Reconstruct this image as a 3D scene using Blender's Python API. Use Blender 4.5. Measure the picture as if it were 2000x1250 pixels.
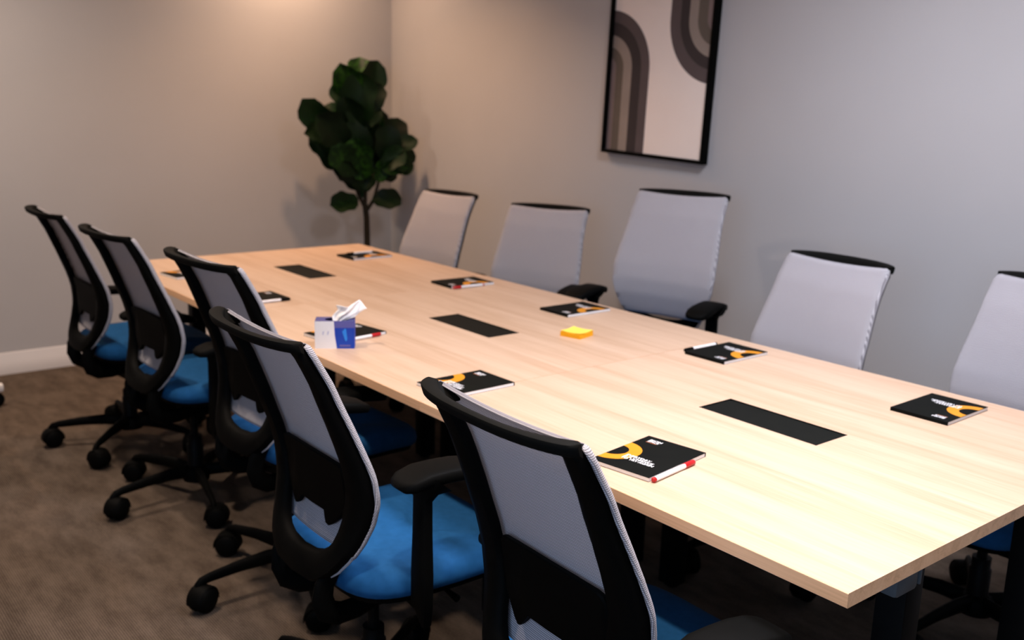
import bpy, bmesh, math, random
from mathutils import Vector, Matrix
random.seed(7)
for o in list(bpy.data.objects): bpy.data.objects.remove(o)
scn = bpy.context.scene
COL = scn.collection
R = math.radians

# ---------------------------------------------------------------- camera
F_PX = 1911.15
CAM = Vector((-1.296, -0.741, 1.467))
YAW, PITCH, ROLL = R(-39.207), R(12.613), R(1.618)
cam_d = bpy.data.cameras.new('camera'); cam = bpy.data.objects.new('camera', cam_d); COL.objects.link(cam)
cam_d.sensor_width = 36.0; cam_d.lens = F_PX * 36.0 / 2000.0
_r = Vector((math.cos(YAW), math.sin(YAW), 0))
_f = Vector((-math.sin(YAW) * math.cos(PITCH), math.cos(YAW) * math.cos(PITCH), -math.sin(PITCH)))
_u = _r.cross(_f)
_R = math.cos(ROLL) * _r + math.sin(ROLL) * _u
_U = -math.sin(ROLL) * _r + math.cos(ROLL) * _u
cam.matrix_world = Matrix(((_R.x, _U.x, -_f.x, CAM.x), (_R.y, _U.y, -_f.y, CAM.y), (_R.z, _U.z, -_f.z, CAM.z), (0, 0, 0, 1)))
cam_d.clip_start = 0.05
cam_d.dof.use_dof = True
cam_d.dof.focus_distance = 1.66
cam_d.dof.aperture_fstop = 4.2
scn.camera = cam

def at_plane(px, py, axis, val):
    d = _R * ((px - 1000) / F_PX) - _U * ((py - 625) / F_PX) + _f
    t = (val - CAM[axis]) / d[axis]
    return CAM + d * t

# ---------------------------------------------------------------- world, light, exposure
scn.view_settings.view_transform = 'Standard'
scn.view_settings.look = 'None'
scn.view_settings.gamma = 1.0
scn.view_settings.use_curve_mapping = False
scn.view_settings.exposure = 0.0
w = bpy.data.worlds.new('world'); scn.world = w; w.use_nodes = True
bg = w.node_tree.nodes['Background']
bg.inputs[0].default_value = (0.55, 0.72, 1.0, 1); bg.inputs[1].default_value = 1.0

ROOM = dict(x0=-2.9, x1=2.13, y0=-3.0, y1=4.74, h=2.65)
WARM = (1.0, 0.64, 0.41)
NEUT = (1.0, 0.86, 0.76)
COOL = (0.45, 0.66, 1.0)
AMBER = (1.0, 0.58, 0.32)
MID = (1.0, 0.80, 0.65)
DOWNLIGHTS = [  # x, y, watts, colour, beam
    (1.16, 3.62, 10, AMBER, 115), (1.36, 4.36, 15, WARM, 150),
    (-0.70, 3.72, 29, MID, 150), (-0.70, 1.95, 15, MID, 110), (-0.70, 0.20, 13, MID, 110),
]
PANELS = [  # x, y, length, width, watts, colour, spread, label
    (0.80, 0.65, 0.9, 0.45, 42, (0.84, 0.87, 1.0), 150, 'flat rectangular ceiling panel light over the right side of the near table half'),
    (0.00, -0.25, 0.9, 0.45, 19, (1.0, 0.92, 0.94), 105, 'flat rectangular ceiling panel light over the near left table corner'),
]
WINDOW_W = 38.0

def area_light(name, loc, rot, sx, sy, watts, col, parent=None, shape='RECTANGLE', spread=math.pi):
    ld = bpy.data.lights.new(name, 'AREA'); ld.shape = shape; ld.size = sx
    if shape in ('RECTANGLE', 'ELLIPSE'): ld.size_y = sy
    ld.energy = watts; ld.color = col; ld.spread = spread
    o = bpy.data.objects.new(name, ld); COL.objects.link(o); o.location = loc; o.rotation_euler = rot
    if parent: o.parent = parent
    return o
# daylight entering through the window in the left wall behind the photographer
area_light('window_daylight', (ROOM['x0'] + 0.05, -1.2, 1.6), (R(90), 0, R(-90)), 2.4, 1.3, WINDOW_W, COOL)

# ---------------------------------------------------------------- helpers
def tag(o, label=None, cat=None, group=None, kind=None):
    if label: o['label'] = label
    if cat: o['category'] = cat
    if group: o['group'] = group
    if kind: o['kind'] = kind
    return o

def empty(name, loc=(0, 0, 0), rz=0.0, parent=None):
    o = bpy.data.objects.new(name, None); COL.objects.link(o)
    o.location = loc; o.rotation_euler = (0, 0, rz); o.parent = parent; o.empty_display_size = 0.1
    return o

class MB:
    """collects geometry for one mesh object"""
    def __init__(s): s.v = []; s.f = []; s.m = []; s.uv = None
    def add(s, vs, fs, mi=0):
        b = len(s.v); s.v += [tuple(p) for p in vs]
        for q in fs: s.f.append(tuple(i + b for i in q)); s.m.append(mi)
        return s
    def box(s, lo, hi, mi=0, bev=0.0):
        x0, y0, z0 = lo; x1, y1, z1 = hi
        if bev <= 0:
            return s.add([(x0, y0, z0), (x1, y0, z0), (x1, y1, z0), (x0, y1, z0), (x0, y0, z1), (x1, y0, z1), (x1, y1, z1), (x0, y1, z1)],
                         [(3, 2, 1, 0), (4, 5, 6, 7), (0, 1, 5, 4), (1, 2, 6, 5), (2, 3, 7, 6), (3, 0, 4, 7)], mi)
        bm = bmesh.new(); bmesh.ops.create_cube(bm, size=1)
        for v in bm.verts:
            v.co = Vector(((x0 + x1) / 2 + v.co.x * (x1 - x0), (y0 + y1) / 2 + v.co.y * (y1 - y0), (z0 + z1) / 2 + v.co.z * (z1 - z0)))
        bmesh.ops.bevel(bm, geom=bm.edges[:], offset=bev, segments=2, affect='EDGES', profile=0.5)
        bm.verts.index_update()
        s.add([v.co[:] for v in bm.verts], [tuple(v.index for v in f.verts) for f in bm.faces], mi); bm.free()
        return s
    def rings(s, rings, mi=0, cap=True, closed=False):
        n = len(rings[0]); vs = [p for r in rings for p in r]; fs = []
        m = len(rings)
        for i in range(m if closed else m - 1):
            a = i * n; b = ((i + 1) % m) * n
            for j in range(n):
                k = (j + 1) % n
                fs.append((a + j, a + k, b + k, b + j))
        if cap and not closed:
            fs.append(tuple(range(n - 1, -1, -1))); fs.append(tuple(range((m - 1) * n, m * n)))
        return s.add(vs, fs, mi)
    def tube(s, pts, rad, n=10, mi=0, up=(0, 0, 1), sq=None):
        """pts path; rad number, list or (ra, rb) list"""
        P = [Vector(p) for p in pts]; rs = []
        for i, p in enumerate(P):
            t = (P[min(i + 1, len(P) - 1)] - P[max(i - 1, 0)]).normalized()
            u0 = Vector(up)
            if abs(t.dot(u0)) > 0.98: u0 = Vector((1, 0, 0))
            a = t.cross(u0).normalized(); b = a.cross(t).normalized()
            r_ = rad[i] if isinstance(rad, list) else rad
            ra, rb = r_ if isinstance(r_, tuple) else (r_, r_)
            ring = []
            for k in range(n):
                th = 2 * math.pi * k / n; c, sn = math.cos(th), math.sin(th)
                if sq:
                    c = math.copysign(abs(c) ** sq, c); sn = math.copysign(abs(sn) ** sq, sn)
                ring.append(p + a * (ra * c) + b * (rb * sn))
            rs.append(ring)
        return s.rings(rs, mi)
    def lathe(s, prof, c=(0, 0, 0), n=24, mi=0, cap=True):
        rs = [[(c[0] + r * math.cos(2 * math.pi * k / n), c[1] + r * math.sin(2 * math.pi * k / n), c[2] + z) for k in range(n)] for r, z in prof]
        return s.rings(rs, mi, cap)
    def grid(s, nu, nv, fn, mi=0):
        vs = [fn(i / (nu - 1), j / (nv - 1)) for i in range(nu) for j in range(nv)]
        fs = [(i * nv + j, (i + 1) * nv + j, (i + 1) * nv + j + 1, i * nv + j + 1) for i in range(nu - 1) for j in range(nv - 1)]
        return s.add(vs, fs, mi)
    def mesh(s, name, mats, smooth=40, fix=True):
        me = bpy.data.meshes.new(name); me.from_pydata(s.v, [], s.f)
        if not isinstance(mats, (list, tuple)): mats = [mats]
        for m in mats: me.materials.append(m)
        if len(mats) > 1: me.polygons.foreach_set('material_index', s.m)
        if s.uv:
            l = me.uv_layers.new(name='UVMap')
            for lp in me.loops: l.data[lp.index].uv = s.uv[lp.vertex_index]
        if fix:
            bm = bmesh.new(); bm.from_mesh(me); bmesh.ops.recalc_face_normals(bm, faces=bm.faces); bm.to_mesh(me); bm.free()
        if smooth:
            me.shade_smooth(); me.set_sharp_from_angle(angle=R(smooth))
        me.update(); return me
    def build(s, name, mats, parent=None, smooth=40, loc=None, fix=True):
        o = bpy.data.objects.new(name, s.mesh(name, mats, smooth, fix)); COL.objects.link(o)
        o.parent = parent
        if loc: o.location = loc
        return o

def copy_tree(o, parent=None, seen=None):
    c = o.copy(); COL.objects.link(c); c.parent = parent
    for ch in list(o.children): copy_tree(ch, c)
    return c

# ---------------------------------------------------------------- materials
def new_mat(name, col=(0.5, 0.5, 0.5), rough=0.5, spec=0.5, metal=0.0):
    m = bpy.data.materials.new(name); m.use_nodes = True
    b = m.node_tree.nodes['Principled BSDF']
    b.inputs['Base Color'].default_value = (*col, 1); b.inputs['Roughness'].default_value = rough
    b.inputs['Specular IOR Level'].default_value = spec; b.inputs['Metallic'].default_value = metal
    return m, m.node_tree, b

def node(nt, kind, **kw):
    n = nt.nodes.new(kind)
    for k, v in kw.items():
        if k in n.inputs: n.inputs[k].default_value = v
        else: setattr(n, k, v)
    return n

def ramp(nt, fac, stops):
    n = nt.nodes.new('ShaderNodeValToRGB'); e = n.color_ramp.elements
    while len(e) < len(stops): e.new(0.5)
    for el, (p, c) in zip(e, stops): el.position = p; el.color = (*c, 1)
    nt.links.new(fac, n.inputs[0]); return n.outputs[0]

def noise_mat(name, c0, c1, scale=(8, 8, 8), rough=0.6, spec=0.3, bump=0.0, bscale=200, detail=3, coord='Object'):
    m, nt, b = new_mat(name, c0, rough, spec)
    tc = node(nt, 'ShaderNodeTexCoord'); mp = node(nt, 'ShaderNodeMapping'); mp.inputs['Scale'].default_value = scale
    nt.links.new(tc.outputs[coord], mp.inputs[0])
    nz = node(nt, 'ShaderNodeTexNoise', Scale=1.0, Detail=detail); nt.links.new(mp.outputs[0], nz.inputs['Vector'])
    nt.links.new(ramp(nt, nz.outputs['Fac'], [(0.3, c0), (0.7, c1)]), b.inputs['Base Color'])
    if bump:
        n2 = node(nt, 'ShaderNodeTexNoise', Scale=bscale, Detail=2.0); nt.links.new(tc.outputs[coord], n2.inputs['Vector'])
        bp = node(nt, 'ShaderNodeBump', Strength=bump, Distance=0.001); nt.links.new(n2.outputs['Fac'], bp.inputs['Height'])
        nt.links.new(bp.outputs[0], b.inputs['Normal'])
    return m

def wood_mat(name, c0, c1, c2, xs=1.0):
    """grain runs along local Y"""
    m, nt, b = new_mat(name, c0, 0.42, 0.35)
    tc = node(nt, 'ShaderNodeTexCoord')
    mp = node(nt, 'ShaderNodeMapping'); mp.inputs['Scale'].default_value = (16 * xs, 0.9, 16 * xs); nt.links.new(tc.outputs['Object'], mp.inputs[0])
    n1 = node(nt, 'ShaderNodeTexNoise', Scale=1.0, Detail=4.0, Roughness=0.6, Distortion=0.6); nt.links.new(mp.outputs[0], n1.inputs['Vector'])
    mp2 = node(nt, 'ShaderNodeMapping'); mp2.inputs['Scale'].default_value = (140 * xs, 5, 140 * xs); nt.links.new(tc.outputs['Object'], mp2.inputs[0])
    n2 = node(nt, 'ShaderNodeTexNoise', Scale=1.0, Detail=2.0); nt.links.new(mp2.outputs[0], n2.inputs['Vector'])
    mx = node(nt, 'ShaderNodeMath', operation='MULTIPLY_ADD'); mx.inputs[1].default_value = 0.3
    nt.links.new(n2.outputs['Fac'], mx.inputs[0])
    m7 = node(nt, 'ShaderNodeMath', operation='MULTIPLY'); m7.inputs[1].default_value = 0.7
    nt.links.new(n1.outputs['Fac'], m7.inputs[0]); nt.links.new(m7.outputs[0], mx.inputs[2])
    nt.links.new(ramp(nt, mx.outputs[0], [(0.3, c2), (0.5, c0), (0.68, c1)]), b.inputs['Base Color'])
    return m

M = {}
M['wall'] = noise_mat('wall_paint', (0.48, 0.465, 0.465), (0.505, 0.49, 0.49), (1.5, 1.5, 1.5), 0.8, 0.2, 0.15, 260)
M['ceiling'] = noise_mat('ceiling_paint', (0.32, 0.31, 0.30), (0.34, 0.33, 0.32), (2, 2, 2), 0.9, 0.1)
M['trim'] = noise_mat('trim_gloss', (0.70, 0.67, 0.66), (0.73, 0.70, 0.69), (3, 3, 3), 0.4, 0.4)
M['wood'] = wood_mat('maple_laminate', (0.54, 0.375, 0.262), (0.59, 0.425, 0.31), (0.45, 0.29, 0.185))
M['wood_edge'] = wood_mat('maple_edge_band', (0.80, 0.49, 0.28), (0.88, 0.57, 0.35), (0.60, 0.35, 0.185), 2.5)
M['black_plastic'] = noise_mat('black_plastic', (0.0018, 0.0018, 0.0016), (0.0024, 0.0024, 0.0021), (30, 30, 30), 0.6, 0.045, 0.1, 900)
M['black_soft'] = noise_mat('black_soft_pad', (0.0042, 0.0042, 0.0036), (0.0052, 0.0051, 0.0044), (30, 30, 30), 0.7, 0.06, 0.1, 700)
M['black_metal'] = noise_mat('black_metal', (0.003, 0.003, 0.003), (0.004, 0.004, 0.004), (20, 20, 20), 0.5, 0.07)
M['hatch'] = noise_mat('hatch_black', (0.004, 0.0045, 0.0036), (0.005, 0.0055, 0.0045), (40, 40, 40), 0.65, 0.07)
M['grey_metal'] = noise_mat('grey_bracket', (0.07, 0.085, 0.095), (0.085, 0.10, 0.11), (20, 20, 20), 0.5, 0.4)
M['blue_fabric'] = noise_mat('blue_fabric', (0.009, 0.072, 0.195), (0.012, 0.086, 0.23), (60, 60, 60), 0.8, 0.10, 0.4, 900)
M['white_paper'] = noise_mat('white_paper', (0.78, 0.78, 0.80), (0.82, 0.82, 0.83), (20, 20, 20), 0.7, 0.2)
M['cover_black'] = noise_mat('cover_black', (0.0034, 0.0038, 0.0034), (0.0045, 0.005, 0.0042), (20, 20, 20), 0.65, 0.05)
M['orange'] = noise_mat('print_orange', (0.56, 0.215, 0.006), (0.59, 0.235, 0.01), (30, 30, 30), 0.5, 0.3)
M['print_white'] = noise_mat('print_white', (0.80, 0.79, 0.82), (0.84, 0.83, 0.85), (30, 30, 30), 0.5, 0.3)
M['print_rust'] = noise_mat('print_rust', (0.35, 0.10, 0.03), (0.40, 0.12, 0.04), (30, 30, 30), 0.5, 0.3)
M['pen_white'] = noise_mat('pen_white', (0.80, 0.78, 0.80), (0.84, 0.82, 0.83), (30, 30, 30), 0.3, 0.5)
M['pen_red'] = noise_mat('pen_red', (0.42, 0.003, 0.006), (0.47, 0.005, 0.008), (30, 30, 30), 0.35, 0.5)
M['postit_top'] = noise_mat('sticky_yellow', (0.82, 0.62, 0.08), (0.88, 0.67, 0.11), (30, 30, 30), 0.7, 0.2)
M['postit_side'] = noise_mat('sticky_orange_edge', (0.90, 0.42, 0.01), (0.95, 0.50, 0.02), (30, 30, 300), 0.7, 0.2)
M['tissue'] = noise_mat('tissue_paper', (0.86, 0.84, 0.83), (0.90, 0.88, 0.87), (40, 40, 40), 0.9, 0.1)
M['box_white'] = noise_mat('box_white', (0.78, 0.80, 0.84), (0.82, 0.83, 0.86), (20, 20, 20), 0.5, 0.3)
M['box_navy'] = noise_mat('box_navy', (0.035, 0.04, 0.16), (0.045, 0.05, 0.19), (20, 20, 20), 0.5, 0.3)
M['box_blue'] = noise_mat('box_blue', (0.008, 0.045, 0.38), (0.01, 0.06, 0.44), (20, 20, 20), 0.5, 0.3)
M['box_light'] = noise_mat('box_light_blue', (0.02, 0.22, 0.75), (0.03, 0.25, 0.8), (20, 20, 20), 0.5, 0.3)
M['box_pale'] = noise_mat('box_pale_print', (0.42, 0.47, 0.68), (0.46, 0.51, 0.72), (20, 20, 20), 0.5, 0.3)
M['box_violet'] = noise_mat('box_violet', (0.10, 0.10, 0.34), (0.12, 0.12, 0.38), (20, 20, 20), 0.5, 0.3)
M['bark'] = noise_mat('plant_bark', (0.018, 0.014, 0.008), (0.035, 0.026, 0.015), (60, 60, 20), 0.85, 0.2, 0.5, 120)
M['pot'] = noise_mat('pot_ceramic', (0.32, 0.31, 0.30), (0.38, 0.37, 0.36), (10, 10, 10), 0.6, 0.3)
M['soil'] = noise_mat('soil', (0.03, 0.02, 0.012), (0.06, 0.04, 0.025), (80, 80, 80), 0.95, 0.1, 0.6, 90)
M['white_metal'] = noise_mat('white_metal', (0.75, 0.73, 0.72), (0.78, 0.76, 0.75), (10, 10, 10), 0.4, 0.4)
M['art_paper'] = noise_mat('art_paper', (0.95, 0.82, 0.74), (0.97, 0.85, 0.77), (6, 6, 6), 0.8, 0.2)
for nm, c in dict(art_a=(0.105, 0.080, 0.078), art_b=(0.048, 0.037, 0.036), art_c=(0.29, 0.235, 0.20), art_d=(0.125, 0.10, 0.080), art_e=(0.21, 0.155, 0.145)).items():
    M[nm] = noise_mat(nm, c, tuple(x * 1.12 for x in c), (9, 9, 9), 0.8, 0.2)

def leaf_mat():
    m, nt, b = new_mat('fig_leaf', (0.02, 0.06, 0.012), 0.5, 0.15)
    oi = node(nt, 'ShaderNodeObjectInfo'); tc = node(nt, 'ShaderNodeTexCoord')
    nz = node(nt, 'ShaderNodeTexNoise', Scale=9.0, Detail=2.0); nt.links.new(tc.outputs['Object'], nz.inputs['Vector'])
    ad = node(nt, 'ShaderNodeMath', operation='MULTIPLY_ADD'); ad.inputs[1].default_value = 0.45
    nt.links.new(oi.outputs['Random'], ad.inputs[0])
    hf = node(nt, 'ShaderNodeMath', operation='MULTIPLY'); hf.inputs[1].default_value = 0.55
    nt.links.new(nz.outputs['Fac'], hf.inputs[0]); nt.links.new(hf.outputs[0], ad.inputs[2])
    nt.links.new(ramp(nt, ad.outputs[0], [(0.3, (0.0015, 0.008, 0.0015)), (0.66, (0.003, 0.017, 0.002)), (0.84, (0.022, 0.085, 0.006))]), b.inputs['Base Color'])
    return m
M['leaf'] = leaf_mat()

def carpet_mat():
    m, nt, b = new_mat('carpet', (0.1, 0.08, 0.06), 0.95, 0.1)
    tc = node(nt, 'ShaderNodeTexCoord')
    mp = node(nt, 'ShaderNodeMapping'); mp.inputs['Scale'].default_value = (9.0, 3.4, 1); mp.inputs['Rotation'].default_value = (0, 0, R(6))
    nt.links.new(tc.outputs['Object'], mp.inputs[0])
    n1 = node(nt, 'ShaderNodeTexNoise', Scale=1.6, Detail=5.0, Roughness=0.65); nt.links.new(mp.outputs[0], n1.inputs['Vector'])
    n3 = node(nt, 'ShaderNodeTexNoise', Scale=160.0, Detail=2.0); nt.links.new(tc.outputs['Object'], n3.inputs['Vector'])
    wv = node(nt, 'ShaderNodeTexWave', Scale=48.0, Distortion=0.4, Detail=1.0); wv.inputs['Detail Scale'].default_value = 6.0
    wv.bands_direction = 'X'; nt.links.new(tc.outputs['Object'], wv.inputs['Vector'])
    a = node(nt, 'ShaderNodeMath', operation='MULTIPLY'); a.inputs[1].default_value = 0.58; nt.links.new(n1.outputs['Fac'], a.inputs[0])
    c = node(nt, 'ShaderNodeMath', operation='MULTIPLY_ADD'); c.inputs[1].default_value = 0.20; nt.links.new(n3.outputs['Fac'], c.inputs[0]); nt.links.new(a.outputs[0], c.inputs[2])
    d = node(nt, 'ShaderNodeMath', operation='MULTIPLY_ADD'); d.inputs[1].default_value = 0.24; nt.links.new(wv.outputs['Fac'], d.inputs[0]); nt.links.new(c.outputs[0], d.inputs[2])
    nt.links.new(ramp(nt, d.outputs[0], [(0.32, (0.040, 0.029, 0.021)), (0.5, (0.085, 0.062, 0.046)), (0.68, (0.14, 0.108, 0.083))]), b.inputs['Base Color'])
    bp = node(nt, 'ShaderNodeBump', Strength=0.6, Distance=0.004); nt.links.new(d.outputs[0], bp.inputs['Height']); nt.links.new(bp.outputs[0], b.inputs['Normal'])
    return m
M['carpet'] = carpet_mat()

def mesh_fabric_mat():
    """knitted back fabric: rows of pale threads over darker gaps, slightly see-through (UV in metres)"""
    m, nt, b = new_mat('mesh_fabric', (0.5, 0.5, 0.5), 0.8, 0.15)
    uv = node(nt, 'ShaderNodeUVMap'); sx = node(nt, 'ShaderNodeSeparateXYZ'); nt.links.new(uv.outputs[0], sx.inputs[0])
    def wave(sock, period, ph=None):
        a = node(nt, 'ShaderNodeMath', operation='MULTIPLY'); a.inputs[1].default_value = 2 * math.pi / period; nt.links.new(sock, a.inputs[0])
        s_ = node(nt, 'ShaderNodeMath', operation='SINE'); nt.links.new(a.outputs[0], s_.inputs[0])
        h = node(nt, 'ShaderNodeMath', operation='MULTIPLY_ADD'); h.inputs[1].default_value = 0.5; h.inputs[2].default_value = 0.5; nt.links.new(s_.outputs[0], h.inputs[0])
        return h.outputs[0]
    wu = wave(sx.outputs[0], 0.0026); wv = wave(sx.outputs[1], 0.0034)
    mul = node(nt, 'ShaderNodeMath', operation='MULTIPLY'); nt.links.new(wu, mul.inputs[0]); nt.links.new(wv, mul.inputs[1])
    col = ramp(nt, mul.outputs[0], [(0.05, (0.24, 0.225, 0.245)), (0.55, (0.88, 0.85, 0.89))])
    band = node(nt, 'ShaderNodeMath', operation='MULTIPLY_ADD'); band.inputs[1].default_value = 0.12; band.inputs[2].default_value = 0.86; nt.links.new(wave(sx.outputs[1], 0.0068), band.inputs[0])
    mc = node(nt, 'ShaderNodeVectorMath', operation='SCALE'); nt.links.new(col, mc.inputs[0]); nt.links.new(band.outputs[0], mc.inputs['Scale']); col = mc.outputs[0]
    nt.links.new(col, b.inputs['Base Color'])
    tr = node(nt, 'ShaderNodeBsdfTransparent'); tl = node(nt, 'ShaderNodeBsdfTranslucent'); nt.links.new(col, tl.inputs[0])
    m1 = node(nt, 'ShaderNodeMixShader'); m1.inputs[0].default_value = 0.16
    nt.links.new(b.outputs[0], m1.inputs[1]); nt.links.new(tl.outputs[0], m1.inputs[2])
    m2 = node(nt, 'ShaderNodeMixShader')
    al = ramp(nt, mul.outputs[0], [(0.0, (0.22, 0.22, 0.22)), (0.18, (0.03, 0.03, 0.03))])
    nt.links.new(al, m2.inputs[0])
    nt.links.new(m1.outputs[0], m2.inputs[1]); nt.links.new(tr.outputs[0], m2.inputs[2])
    out = nt.nodes['Material Output']; nt.links.new(m2.outputs[0], out.inputs[0])
    return m
M['mesh'] = mesh_fabric_mat()

def glow_mat(name, col, s):
    m, nt, b = new_mat(name, (0.8, 0.8, 0.8), 0.5)
    b.inputs['Emission Color'].default_value = (*col, 1); b.inputs['Emission Strength'].default_value = s
    return m
M['lamp'] = glow_mat('lamp_lens', NEUT, 6.0)
m, nt, b = new_mat('window_glass', (0.9, 0.95, 1.0), 0.02, 0.5); b.inputs['Transmission Weight'].default_value = 1.0; b.inputs['IOR'].default_value = 1.05
M['glass'] = m

# ---------------------------------------------------------------- the room
x0, x1, y0, y1, H = ROOM['x0'], ROOM['x1'], ROOM['y0'], ROOM['y1'], ROOM['h']
T_ = 0.12
def struct(o): o['kind'] = 'structure'; return o
struct(MB().box((x0 - T_, y0 - T_, -0.10), (x1 + T_, y1 + T_, 0.0)).build('floor', M['carpet'], smooth=0))
struct(MB().box((x0 - T_, y0 - T_, H), (x1 + T_, y1 + T_, H + 0.1)).build('ceiling', M['ceiling'], smooth=0))
struct(MB().box((x0, y1, 0), (x1 + T_, y1 + T_, H)).build('wall_back', M['wall'], smooth=0))
struct(MB().box((x1, y0, 0), (x1 + T_, y1, H)).build('wall_right', M['wall'], smooth=0))
struct(MB().box((x0 - T_, y0 - T_, 0), (x1 + T_, y0, H)).build('wall_front', M['wall'], smooth=0))
wy0, wy1, wz0, wz1 = -2.5, 0.1, 0.9, 2.3
lw = MB()
lw.box((x0 - T_, y0, 0), (x0, wy0, H)); lw.box((x0 - T_, wy1, 0), (x0, y1 + T_, H))
lw.box((x0 - T_, wy0, 0), (x0, wy1, wz0)); lw.box((x0 - T_, wy0, wz1), (x0, wy1, H))
struct(lw.build('wall_left', M['wall'], smooth=0))
win = struct(empty('window_1', (x0 - 0.06, (wy0 + wy1) / 2, wz0)))
hw_, hh_ = (wy1 - wy0) / 2, wz1 - wz0
fr = MB()
for a in (-hw_, -0.03, hw_ - 0.06): fr.box((-0.03, a, 0), (0.03, a + 0.06, hh_))
for z in (0, hh_ - 0.06): fr.box((-0.03, -hw_, z), (0.03, hw_, z + 0.06))
fr.build('window_frame', M['trim'], win, 0)
for a in (-hw_ + 0.06, 0.03): MB().box((-0.004, a, 0.06), (0.004, a + hw_ - 0.09, hh_ - 0.06)).build('pane', M['glass'], win, 0)

BASE = [(0.0, 0.0), (0.016, 0.0), (0.016, 0.066), (0.013, 0.072), (0.013, 0.080), (0.009, 0.088), (0.009, 0.094), (0.005, 0.104), (0.004, 0.112), (0.0, 0.114)]
def baseboard(name, p0, p1, inward):
    p0, p1, n = Vector(p0), Vector(p1), Vector(inward)
    rs = [[(p + n * d)[:2] + (z,) for d, z in BASE] for p in (p0, p1)]
    struct(MB().rings(rs).build(name, M['trim'], smooth=30))
baseboard('baseboard_back', (x0, y1, 0), (x1, y1, 0), (0, -1, 0))
baseboard('baseboard_right', (x1, y1, 0), (x1, y0, 0), (-1, 0, 0))
baseboard('baseboard_left', (x0, y0, 0), (x0, y1, 0), (1, 0, 0))
baseboard('baseboard_front', (x1, y0, 0), (x0, y0, 0), (0, 1, 0))

def downlight(x, y, watts, col, beam, label):
    d = tag(empty('downlight', (x, y, H)), label, 'ceiling light', 'recessed ceiling downlights')
    MB().lathe([(0.060, -0.001), (0.062, -0.008), (0.085, -0.008), (0.088, 0.0), (0.060, 0.0)], n=28, cap=False).build('trim_ring', M['white_metal'], d)
    MB().lathe([(0.060, -0.002), (0.058, -0.004)], n=28).build('lens', M['lamp'], d)
    area_light('downlight_lamp', (0, 0, -0.012), (0, 0, 0), 0.12, 0.12, watts, col, d, 'DISK', R(beam))
    return d
for (x, y, wt, c, bm_), lab in zip(DOWNLIGHTS, (
        'round recessed ceiling downlight over the far right table end by the fig', 'round recessed ceiling downlight washing the back wall beside the fig',
        'round recessed ceiling downlight over the far end of the aisle', 'round recessed ceiling downlight over the middle of the aisle', 'round recessed ceiling downlight over the near end of the aisle')):
    downlight(x, y, wt, c, bm_, lab)
for X_, Y_, pL, pW, wt, pc, sp, lab in PANELS:
    pl = tag(empty('ceiling_panel_light', (X_, Y_, H)), lab, 'ceiling light', 'rectangular ceiling panel lights')
    a_, b_ = pW / 2, pL / 2
    fr = MB()
    for lo, hi in (((-a_, -b_, -0.012), (-a_ + 0.02, b_, 0)), ((a_ - 0.02, -b_, -0.012), (a_, b_, 0)), ((-a_ + 0.02, -b_, -0.012), (a_ - 0.02, -b_ + 0.02, 0)), ((-a_ + 0.02, b_ - 0.02, -0.012), (a_ - 0.02, b_, 0))): fr.box(lo, hi)
    fr.build('panel_frame', M['white_metal'], pl, 0)
    MB().box((-a_ + 0.02, -b_ + 0.02, -0.006), (a_ - 0.02, b_ - 0.02, 0)).build('diffuser', M['lamp'], pl, 0)
    area_light('panel_lamp', (0, 0, -0.014), (0, 0, 0), pW - 0.04, pL - 0.04, wt, pc, pl, 'RECTANGLE', R(sp))

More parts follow.
